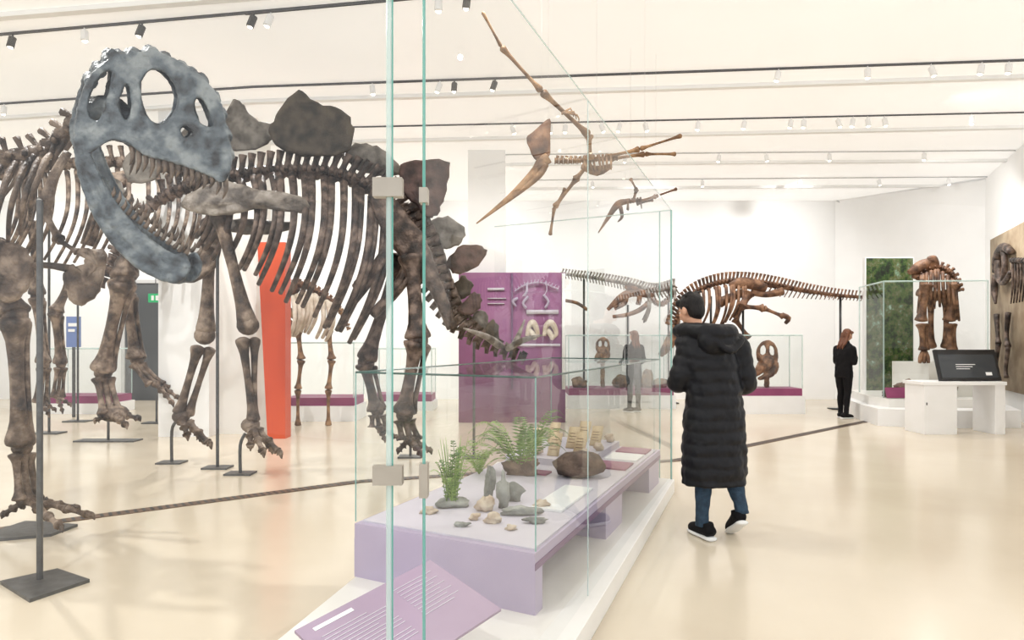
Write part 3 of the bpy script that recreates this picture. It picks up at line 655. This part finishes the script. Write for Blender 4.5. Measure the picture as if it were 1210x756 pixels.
# right wall mural with mounted bones
b=MB()
a0=Vector((9.95,14.1));d0=(Vector((6.7,6.6))-a0).normalized(); nn=Vector((d0.y,-d0.x))
if nn.x>0: nn=-nn
A=a0+d0*.8+nn*.13; B=a0+d0*5.2+nn*.13
z0,z1=.5,3.4
b.slab([(A.x,A.y,z0),(B.x,B.y,z0),(B.x,B.y,z1),(A.x,A.y,z1)],.03,'muralt')
def wp(s,z,o=.1): q=A+d0*s+nn*o; return (q.x,q.y,z)
def wt(pts,k='dark',sm=4): b.tube([wp(p[0],p[1],.1)+(p[2],) for p in pts],k,8,sm=sm)
wt([(.7,2.7,.05),(.9,2.95,.09),(1.3,3.1,.08),(1.8,2.95,.06)]); wt([(.7,2.65,.05),(.65,2.35,.06),(.75,2.1,.02)]); wt([(.95,2.9,.06),(1.0,2.6,.07),(1.3,2.45,.05),(1.8,2.6,.05)]); wt([(1.3,3.05,.05),(1.4,2.75,.05),(1.3,2.5,.05)])
for i in range(12): s=1.8+i*.17; wt([(s,2.8-.02*i,.04),(s+.06,2.8-.02*i,.05),(s+.13,2.8-.02*i,.04)],sm=2); wt([(s+.06,2.8-.02*i,.02),(s+.1,2.4,.02),(s-.02,2.05,.012)],sm=3)
wt([(.8,1.9,.05),(.9,1.5,.035),(.95,1.35,.055)]); wt([(.95,1.35,.045),(.8,1.0,.03),(.85,.85,.04)]); wt([(1.6,1.9,.05),(1.5,1.5,.035),(1.6,1.3,.05)]); wt([(1.6,1.3,.04),(1.45,.9,.03),(1.5,.75,.04)])
b.build('fossil_wall_mural')

# ------------------------------------------------------------ main display case (foreground)
cs=empty('fossil_display_case')
C0=Vector((.107,3.17));C1=Vector((1.356,6.2));L0=Vector((-.86,3.70)); C2=L0+(C1-C0)
ax=(C1-C0).normalized(); le=(L0-C0).normalized()
def pl3(p,z): return (p.x,p.y,z)
b=MB()
R0=G(680,756,.12);R1=G(797,566,.12)
R0=Vector((R0.x,R0.y));R1=Vector((R1.x,R1.y)); dr=(R1-R0).normalized()
Rn=R0-dr*.75; 
b.prism([Rn,R1,R1+le*1.9,Rn+le*1.2],0,.12,'cream'); b.build('plinth',cs,smooth=False,bevel=.004)
b=MB()
b.prism([C0,C1,C2,L0],.33,.41,'lav')
o=.004
nrm=Vector((ax.y,-ax.x))
b.prism([C0+nrm*o,C1+nrm*o,C1,C0],.33,.362,'lavd')
b.prism([C0+nrm*.002,C0+ax*.1+nrm*.002,L0+ax*.1-nrm*.002,L0-nrm*.002],.12,.33,'lav')
def blk(t0,t1,in0,in1,z0,z1,k):
    LL=(C1-C0); W=(L0-C0)
    b.prism([C0+LL*t0+W*in0,C0+LL*t1+W*in0,C0+LL*t1+W*in1,C0+LL*t0+W*in1],z0,z1,k)
blk(.40,.54,.0,.95,.12,.33,'lav'); blk(.84,.98,.0,.95,.12,.33,'lav'); blk(.03,.98,.5,.6,.12,.33,'greyw')
blk(.015,.985,.02,.98,.41,.418,'deck')
blk(.62,.98,.34,.97,.418,.47,'deck')
b.build('table',cs,smooth=False)
ZG=1.235
b=MB()
cor=[C0+ax*.01,C1,C2,L0+ax*.01]
for i in range(4):
    a=cor[i];c=cor[(i+1)%4]; b.quad([pl3(a,.418),pl3(c,.418),pl3(c,ZG),pl3(a,ZG)],'glassf')
    b.tube([pl3(a,.418),pl3(a,ZG)],'edge',4,rr=.004)
    b.tube([pl3(a,ZG),pl3(c,ZG)],'edged',4,rr=.0052)
b.quad([pl3(c,ZG) for c in cor],'glassf')
b.build('glass_cover',cs,smooth=False)
b=MB(); Zt=2.62
E0=P(501,402,1.8);E0=Vector((E0.x,E0.y)); 
E1=R1+Vector((-.03,.0))
Em=E0.lerp(E1,.36)
for a,c in((E0,Em),(Em,E1)):
    b.quad([pl3(a,.12),pl3(c,.12),pl3(c,Zt),pl3(a,Zt)],'glass'); b.tube([pl3(a,Zt),pl3(c,Zt)],'edgel',4,rr=.004)
b.tube([pl3(E0,.0),pl3(E0,Zt)],'edget',6,rr=.0042); b.tube([pl3(Em,.12),pl3(Em,Zt)],'edgel',4,rr=.003); b.tube([pl3(E1,.12),pl3(E1,Zt)],'edge',4,rr=.009)
E2=E1+le*1.9
b.quad([pl3(E1,.12),pl3(E2,.12),pl3(E2,Zt),pl3(E1,Zt)],'glass'); b.tube([pl3(E1,Zt),pl3(E2,Zt)],'edgel',4,rr=.006); 
Eq=E1+le*.11; b.tube([pl3(Eq,.12),pl3(Eq,Zt)],'edge',4,rr=.006)
A0=P(460,402,1.8);A0=Vector((A0.x,A0.y)); A1=A0+Vector((-1.75,.45))
b.quad([pl3(A0,.0),pl3(A1,.0),pl3(A1,Zt),pl3(A0,Zt)],'glass'); b.tube([pl3(A0,0),pl3(A0,Zt)],'edgel',6,rr=.0085); b.tube([pl3(A0+Vector((.009,-.003)),0),pl3(A0+Vector((.009,-.003)),Zt)],'edget',4,rr=.0022)
for v in(222,561):
    z=H-(v-V0)/F*1.8; b.box((A0.x-.042,A0.y-.016,z-.025),(A0.x+.036,A0.y+.016,z+.025),'clip'); b.box((E0.x-.012,E0.y-.01,z-.06+.02*(v<400)),(E0.x+.01,E0.y+.03,z+.03-.03*(v<400)),'clip')
b.build('tall_glass_enclosure',smooth=False)

# contents
ZD=.418
def S(u,v,z=ZD): return G(u,v,z)
def frond(b,base,yaw,length,rise,droop,k,lw=.05,n=16):
    pts=[]; d=Vector((math.cos(yaw),math.sin(yaw),0))
    for i in range(9):
        t=i/8; pts.append(base+d*length*t*.9+Vector((0,0,rise*math.sin(t*math.pi*.62)*1.0-droop*t*t)))
    b.tube([tuple(p)+(.003*(1-.7*i/8),) for i,p in enumerate(pts)],k,5)
    sd=Vector((-d.y,d.x,0))
    for i in range(n):
        t=(i+1)/(n+.5); f=t*8; j=min(int(f),7); p=pts[j].lerp(pts[j+1],f-j); tg=(pts[j+1]-pts[j]).normalized()
        w=lw*math.sin(math.pi*min(1,.15+t*.9))+.008
        for sg in(-1,1):
            e=p+sd*sg*w+tg*w*.5-Vector((0,0,w*.25)); m=p.lerp(e,.5); h=tg*max(.004,w*.13)
            b.add([p,m-h,e,m+h],[(0,1,2,3)],k)
b=MB(); base=S(616,560)
for i in range(20): frond(b,base,random.uniform(0,6.28),random.uniform(.32,.5),random.uniform(.28,.5),random.uniform(.02,.2),'green' if i%3 else 'green2',.06,22)
frond(b,base,-.1,.42,.4,.1,'green',.06,22); frond(b,base,3.0,.55,.3,.14,'green2',.06,22); frond(b,base,.4,.4,.5,.05,'green',.06,22)
b.rock((base.x,base.y,ZD+.05),(.14,.09,.07),'rockb',3); b.build('fern_plant')
b=MB(); base=S(533,598)
for i in range(22): frond(b,base+Vector((random.uniform(-.04,.04),random.uniform(-.04,.04),0)),random.uniform(0,6.28),random.uniform(.06,.2),random.uniform(.2,.38),random.uniform(-.05,.03),'green' if i%2 else 'green2',.018,14)
for i in range(20):
    q=random.uniform(0,6.28); r=random.uniform(.03,.12); b.tube([base,(base.x+math.cos(q)*r*.5,base.y+math.sin(q)*r*.5,ZD+.18),(base.x+math.cos(q)*r,base.y+math.sin(q)*r,ZD+random.uniform(.25,.42))],'green2',4,rr=[.004,.003,.001],sm=3)
b.rock((base.x,base.y,ZD+.02),(.1,.07,.03),'rockg',5)
b.build('potted_grass_plant')
b=MB(); base=S(566,560)
for i in range(12): frond(b,base,random.uniform(0,6.2),random.uniform(.16,.28),random.uniform(.12,.26),.04,'green2',.035,14)
b.build('fern_plant')
b=MB()
p=S(684,563); b.rock((p.x,p.y,ZD+.085),(.19,.12,.10),'rockb',2,.12); b.build('fossil_rock')
b=MB()
for i,(u,v,rx,ry,rz,k) in enumerate([(594,600,.035,.025,.1,'rockg'),(578,592,.03,.025,.12,'rockg'),(616,608,.11,.04,.028,'rockg'),(574,604,.05,.035,.045,'shell'),(584,618,.045,.03,.03,'shell'),(632,618,.06,.03,.018,'rockg'),(608,592,.05,.03,.06,'rockg'),(604,626,.03,.02,.015,'shell'),(508,606,.05,.04,.02,'shell'),(560,614,.03,.025,.02,'shell'),(546,622,.035,.025,.015,'rockg'),(640,600,.045,.03,.025,'shell')]):
    p=S(u,v); b.rock((p.x,p.y,ZD+rz*.8),(rx,ry,rz),k,i+10,.42,16)
b.build('fossil_fragments')
b=MB()
def along(t,w): q=C0+(C1-C0)*t+(L0-C0)*w; return q
for i,(t,w,ww,h,z) in enumerate([(.66,.62,.10,.17,.47),(.72,.47,.10,.16,.47),(.79,.60,.10,.17,.47),(.86,.46,.10,.16,.47),(.92,.62,.11,.17,.47),(.72,.84,.10,.17,.47),(.86,.84,.10,.17,.47)]):
    p=along(t,w); sd=(-le); q=[pl3(p-sd*ww/2,z),pl3(p+sd*ww/2,z),pl3(p+sd*ww/2+ax*.12,z+h),pl3(p-sd*ww/2+ax*.12,z+h)]
    b.slab(q,.01,'card')
    for j in range(4): b.sub(q,.15,.25+.14*j,.8-.1*(j%2),.28+.14*j,.001,'print',.0105)
b.build('specimen_card')
b=MB()
def lay(t0,t1,w0,w1,z,k): b.prism([along(t0,w0),along(t1,w0),along(t1,w1),along(t0,w1)],z+.001,z+.014,k)
lay(.22,.42,.10,.28,.418,'white'); lay(.64,.73,.05,.3,.418,'mag'); lay(.76,.86,.05,.3,.418,'white'); lay(.88,.96,.05,.3,.418,'mag'); lay(.5,.54,.5,.8,.418,'mag')
b.build('label_card',smooth=False)
b=MB()
for t,w,r in((.79,.37,.04),(.95,.4,.045),(.68,.38,.04),(.66,.75,.05),(.8,.75,.05)): p=along(t,w); b.rock((p.x,p.y,.47+r*.8),(r,r*.8,r*.9),'shell',int(t*100))
b.build('bone_fragments')
# reading panel in front
b=MB(); c0=P(348,748,2.5); c3=P(508,664,2.98); c2=P(592,722,2.72); c1=c0+(c2-c3)
c=[c0,c1,c2,c3]
b.slab(c,.012,'mauve')
b.sub(c,.08,.08,.125,.34,.0015,'white',.0125)
for i in range(12): b.sub(c,.22+.045*i,.08,.228+.045*i,(.5 if i%4 else .38),.0015,'deck',.0125)
for i in range(10): b.sub(c,.14+.05*i,.62,.148+.05*i,.92-.06*(i%2),.0015,'deck',.0125)
m=(Vector(c[0])+Vector(c[2]))/2; b.tube([(m.x,m.y,0),(m.x,m.y,m.z-.01)],'steel',10,rr=.025)
b.build('reading_panel',smooth=False)

# ------------------------------------------------------------ people
def person(name,loc,yaw,Ht,hem=.39,quilt=.085,coat='coat',pants='jeans',hair='hairb',long=False,lean=(0,0),turn=0,tilt=0,arms=None,legs=None,hood=True,cw=1.0,vox=.009,shoe='blk'):
    s=Ht/1.75; e=empty(name,loc,yaw); e.scale=(s,s,s)
    b=MB()
    legs=legs or [((-.1,0,0),(-.12,0,0)),((.1,0,0),(.12,0,0))]
    hipz=.9
    for sg,(kn,an) in zip((-1,1),legs):
        hx=sg*.09
        b.tube([(hx,0,hipz,.095),(lerp(hx,kn[0],.4),kn[1]*.4,.74,.09),(kn[0],kn[1],.5,.064),(lerp(kn[0],an[0],.35),lerp(kn[1],an[1],.35)-.01,.37,.062),(lerp(kn[0],an[0],.8),lerp(kn[1],an[1],.8),.18+an[2]*.8,.048),(an[0],an[1],.085+an[2],.05)],pants,14,sm=4)
    b.tube([(0,0,.84,.12),(0,0,.95,.15),(0,0,1.08,.14)],pants,16,flat=(.75,Vector((0,1,0))),sm=3)
    b.build('trousers',e,remesh=vox*1.1,disp=.012,dtex=texc)
    for sg,(kn,an) in zip((-1,1),legs):
        b=MB(); lift=an[2]; pit=math.atan2(lift,.2) if lift>0 else 0
        R=Matrix.Rotation(-sg*.12,3,'Z')@Matrix.Rotation(-pit*1.1,3,'X')
        piv=Vector((0,.17,0))
        o=Vector((an[0],an[1],0))
        def xf(v,R=R,o=o,piv=piv): 
            q=R@(v-piv)+piv; return Vector((q.x+o.x,q.y+o.y,q.z))
        b.xf=xf
        b.tube([(0,-.095,.05,.02),(0,-.08,.06,.043),(0,-.02,.068,.048),(0,.05,.055,.047),(0,.12,.045,.045),(0,.17,.038,.034),(0,.195,.03,.012)],shoe,14,sm=3)
        b.tube([(0,-.03,.08,.045),(0,-.035,.12,.045)],shoe,12)
        b.build('shoe_upper',e,remesh=.008)
        b=MB(); b.xf=xf; b.tube([(0,-.1,.016,.02),(0,-.085,.016,.044),(0,0,.016,.045),(0,.1,.016,.052),(0,.17,.016,.04),(0,.205,.018,.012)],'sole',14,flat=(.38,Vector((0,0,1))),sm=3)
        b.build('shoe_sole',e)
    b=MB()
    key=[(hem,.235,.16,0),(hem+.2,.235,.165,0),(.83,.225,.155,0),(1.0,.205,.148,0),(1.15,.205,.145,.1),(1.28,.215,.145,.3),(1.38,.2,.13,.6),(1.45,.15,.11,.8),(1.49,.09,.085,1),(1.53,.075,.08,1)]
    if hem>.6: key=[(hem,.175,.13,0),(hem+.12,.17,.125,0),(1.08,.165,.12,.05),(1.22,.19,.125,.2),(1.34,.195,.12,.5),(1.42,.15,.1,.8),(1.46,.085,.08,1),(1.52,.065,.07,1)]
    key=[(z,a*cw,bb*cw,l) for z,a,bb,l in key]
    kk=cr(key,10); vs=[];fs=[];n=36
    def q_(z,p,d=.012): return -d*(1-abs(math.sin(math.pi*z/p))**.5) if p else 0
    z=hem; zs=[]
    while z<kk[-1][0]: zs.append(z); z+=.0085
    for z in zs:
        for i in range(len(kk)-1):
            if kk[i][0]<=z<=kk[i+1][0]: break
        t=(z-kk[i][0])/max(kk[i+1][0]-kk[i][0],1e-6); a,bb,l=[lerp(kk[i][j],kk[i+1][j],t) for j in(1,2,3)]
        for j in range(n):
            q=2*math.pi*j/n; w=.010*noise.noise(Vector((math.cos(q)*3,math.sin(q)*3,z*9)))
            d=q_(z+.012*noise.noise(Vector((math.cos(q)*2,math.sin(q)*2,z*3))),quilt)
            cx=math.copysign(abs(math.cos(q))**.85,math.cos(q)); sy=math.copysign(abs(math.sin(q))**.85,math.sin(q))
            vs.append((cx*(a+d+w)+lean[0]*l,sy*(bb+d+w)+lean[1]*l,z))
    for i in range(len(zs)-1):
        for j in range(n): j2=(j+1)%n; fs.append((i*n+j,i*n+j2,(i+1)*n+j2,(i+1)*n+j))
    fs.append(tuple(reversed(range(n)))); fs.append(tuple((len(zs)-1)*n+j for j in range(n)))
    b.add(vs,fs,coat)
    arms=arms or [[(-.19,0,1.39),(-.25,.0,1.1),(-.15,.26,1.06)],[(.19,0,1.39),(.25,.0,1.1),(.15,.26,1.06)]]
    rs=(.085,.08,.062) if quilt else (.065,.058,.042)
    for A in arms:
        pts=[(A[0][0]*.6,A[0][1],A[0][2]-.02,rs[0]*.95),tuple(A[0])+(rs[0],),tuple(lerp(p,q,.5) for p,q in zip(A[0],A[1]))+(rs[0],),tuple(A[1])+(rs[1],),tuple(lerp(p,q,.5) for p,q in zip(A[1],A[2]))+(rs[1]*.95,),tuple(A[2])+(rs[2],)]
        pp=cr(pts,14); L=0; o=[]
        for i,p in enumerate(pp):
            if i: L+=math.dist(p[:3],pp[i-1][:3])
            o.append(p[:3]+(p[3]+q_(L,quilt,.011),))
        b.tube(o,coat,20)
    if hood:
        lx,ly=lean
        b.tube([(-.10+lx,.09+ly,1.46,.03),(-.12+lx*.9,.02+ly,1.485,.048),(-.07+lx*.8,-.1+ly,1.48,.058),(.03+lx*.7,-.13,1.46,.068),(.13+lx*.5,-.1,1.465,.062),(.16+lx*.7,.02,1.475,.05),(.1+lx,.1+ly,1.46,.03)],coat,14,sm=5)
        b.ball((.03+lx*.5,-.12,1.41),(.15,.07,.10),coat,18)
        b.tube([(-.1,-.16,1.43,.02),(.02,-.19,1.34,.03),(.14,-.15,1.42,.02)],coat,12,sm=4)
    b.build('coat',e,remesh=vox,disp=.014 if quilt else .02,dtex=texc)
    b=MB()
    for si,A in zip((-1,1),arms):
        d=(Vector(A[2])-Vector(A[1])).normalized(); w0=Vector(A[2])-d*.03
        nrm=Vector((-si,0,-.3)); nrm=(nrm-d*nrm.dot(d)).normalized(); side=d.cross(nrm).normalized()
        if side.z<0: side=-side
        b.tube([w0,w0+d*.04,w0+d*.08,w0+d*.125],'skin',12,flat=(.5,nrm),rr=[.028,.032,.042,.038],sm=3)
        for i,(off,l) in enumerate(((.03,.07),(.01,.08),(-.01,.075),(-.03,.058))):
            p0=w0+d*.115+side*off; p1=p0+d*l*.42+nrm*l*.18; p2=p1+d*l*.12+nrm*l*.36; p3=p2-d*l*.12+nrm*l*.2
            b.tube([p0,p1,p2,p3],'skin',8,rr=[.0095,.009,.0085,.007],sm=3)
        t0=w0+d*.05+side*.03; b.tube([t0,t0+side*.025+d*.025+nrm*.01,t0+side*.025+d*.05+nrm*.03,t0+side*.015+d*.065+nrm*.045],'skin',8,rr=[.013,.011,.01,.008],sm=3)
    b.build('hands',e,remesh=.005)
    R=Matrix.Rotation(turn,3,'Z')@Matrix.Rotation(tilt,3,'X'); nb=Vector((lean[0],lean[1]+.0,1.5))
    def hx(v): return nb+R@v
    b=MB(); b.xf=hx
    b.tube([(0,-.02,-.08,.058),(0,-.01,.0,.052),(0,0,.07,.055)],'skin',14,sm=3)
    b.ball((0,.0,.155),(.072,.09,.09),'skin',20); b.ball((0,.03,.1),(.056,.062,.075),'skin',16); b.ball((0,.062,.065),(.026,.022,.022),'skin',10)
    b.tube([(0,.086,.15,.01),(0,.1,.125,.012),(0,.112,.108,.014),(0,.095,.1,.012)],'skin',8,sm=3)
    for sg in(-1,1):
        b.ball((sg*.076,-.005,.125),(.012,.022,.034),'skin',10); b.ball((sg*.038,.068,.115),(.02,.018,.02),'skin',10); b.tube([(sg*.012,.088,.157,.006),(sg*.045,.076,.16,.006)],'skin',6)
    b.build('head',e,remesh=.006)
    b=MB(); b.xf=hx
    for sg in(-1,1):
        b.ball((sg*.03,.078,.14),(.013,.009,.008),'sole',10); b.ball((sg*.03,.085,.14),(.006,.004,.006),'eye',8); b.tube([(sg*.014,.091,.16,.003),(sg*.045,.08,.162,.003)],'eye',6)
    b.tube([(-.022,.083,.082,.003),(0,.092,.083,.006),(.022,.083,.082,.003)],'lip',6,sm=3)
    b.build('face_details',e)
    b=MB(); b.xf=hx
    b.ball((0,-.018,.172),(.082,.096,.088),hair,24); b.ball((0,-.045,.13),(.07,.063,.085),hair,20); b.tube([(-.06,.05,.2,.025),(-.02,.068,.215,.028),(.03,.066,.213,.028),(.06,.045,.2,.025)],hair,10,sm=4)
    if long:
        for sg in(-1,0,1):
            for k in range(3): b.tube([(sg*.055,-.03-.02*k,.16,.032),(sg*.065,-.05,.05,.03),(sg*.068+k*.008,-.07,-.06,.026),(sg*.06,-.075-.01*k,-.14,.016),(sg*.06,-.07,-.2,.005)],hair,10,sm=4)
    else:
        for i in range(26):
            q=random.uniform(0,6.28); r=random.uniform(.02,.075); p=(math.cos(q)*r,math.sin(q)*r*1.1-.02,.172+math.sqrt(max(0,1-(r/.09)**2))*.084)
            b.tube([p,(p[0]*1.15+.01,p[1]*1.15,p[2]+.012),(p[0]*1.4+.018,p[1]*1.35,p[2]+.004)],hair,6,rr=[.012,.009,.003],sm=2)
    b.build('hair',e,remesh=.007)
    return e
man=person('man_in_puffer_coat',(1.45,4.86,0),.18,1.75,lean=(-.12,.05),turn=.35,tilt=-.3,hem=.38,
   arms=[[(-.17,.02,1.38),(-.25,.04,1.12),(-.15,.28,1.1)],[(.18,0,1.38),(.245,.0,1.1),(.14,.26,1.08)]],
   legs=[((-.085,.0,0),(-.1,-.02,0)),((.12,-.02,0),(.155,-.12,.1))])
ph=MB(); ph.box((-.06,.36,1.2),(.01,.37,1.33),'black'); ph.build('phone',man,smooth=False,bevel=.004)
p=G(997,494); person('woman_in_black_jacket',(p.x,p.y,0),-1.15,1.62,hem=.8,quilt=0,coat='blk',pants='blk',hair='hairr',long=True,turn=-.1,tilt=-.35,hood=False,vox=.012,lean=(0,.05),
   arms=[[(-.18,.02,1.36),(-.2,.04,1.1),(-.06,.24,1.2)],[(.18,.02,1.36),(.2,.04,1.1),(.06,.25,1.2)]],legs=[((-.08,.02,0),(-.09,.02,0)),((.09,.0,0),(.12,-.08,0))])
p=G(749,487); person('woman_visitor',(p.x,p.y,0),.5,1.6,hem=.72,quilt=0,coat='blk',pants='blk',hair='hairr',long=True,hood=False,vox=.012)

# ------------------------------------------------------------ lights / world / camera
w=bpy.data.worlds.new('world'); bpy.context.scene.world=w; w.use_nodes=True
w.node_tree.nodes['Background'].inputs[0].default_value=(.94,.965,1,1); w.node_tree.nodes['Background'].inputs[1].default_value=1.5
def spot(x,y,e,ang=150,z=CZ-.12,r=.03,tx=0,ty=0,col=(1,.985,.965)):
    l=bpy.data.lights.new('ceiling_spot','SPOT'); l.energy=e; l.spot_size=math.radians(ang); l.spot_blend=.9; l.shadow_soft_size=r; l.color=col
    o=bpy.data.objects.new('ceiling_spot_light',l); bpy.context.collection.objects.link(o); o.location=(x,y,z)
    d=Vector((tx,ty,-1)); o.rotation_euler=d.to_track_quat('-Z','Y').to_euler()
for x,y,e in((-8,6.5,310),(-4,5.2,330),(0,5.2,170),(4,6,90),(-8,11,300),(-3.2,9.0,310),(1.5,9.6,230),(5.5,9.8,170),(-6,14,200),(-1,13.4,200),(4,13.2,200),(7.5,12.2,220),(2.5,2.5,60),(-2.5,1.5,240)):
    spot(x,y,e)
for x in(-11,-7.5,-4,-.5,3,6): spot(x,13.6,215,ang=110,ty=1.3,z=CZ-.15,col=(1,.995,.99))
spot(7.2,12.2,130,ang=110,tx=1.0,ty=.6,z=CZ-.15); spot(5.6,9.2,120,ang=110,tx=1.4,ty=.2,z=CZ-.15)
spot(-.5,9.4,150,ang=90,ty=.9,z=CZ-.15); spot(-5,7.6,150,ang=90,ty=.9,z=CZ-.15)
cam=bpy.data.cameras.new('camera'); co=bpy.data.objects.new('camera',cam); bpy.context.collection.objects.link(co)
co.location=(0,0,H); co.rotation_euler=(math.radians(90),0,0); cam.sensor_width=36; cam.lens=F/1210*36; cam.shift_y=24/1210; cam.clip_start=.05
sc=bpy.context.scene; sc.camera=co
sc.view_settings.view_transform='Standard'; sc.view_settings.look='None'; sc.view_settings.exposure=0.04
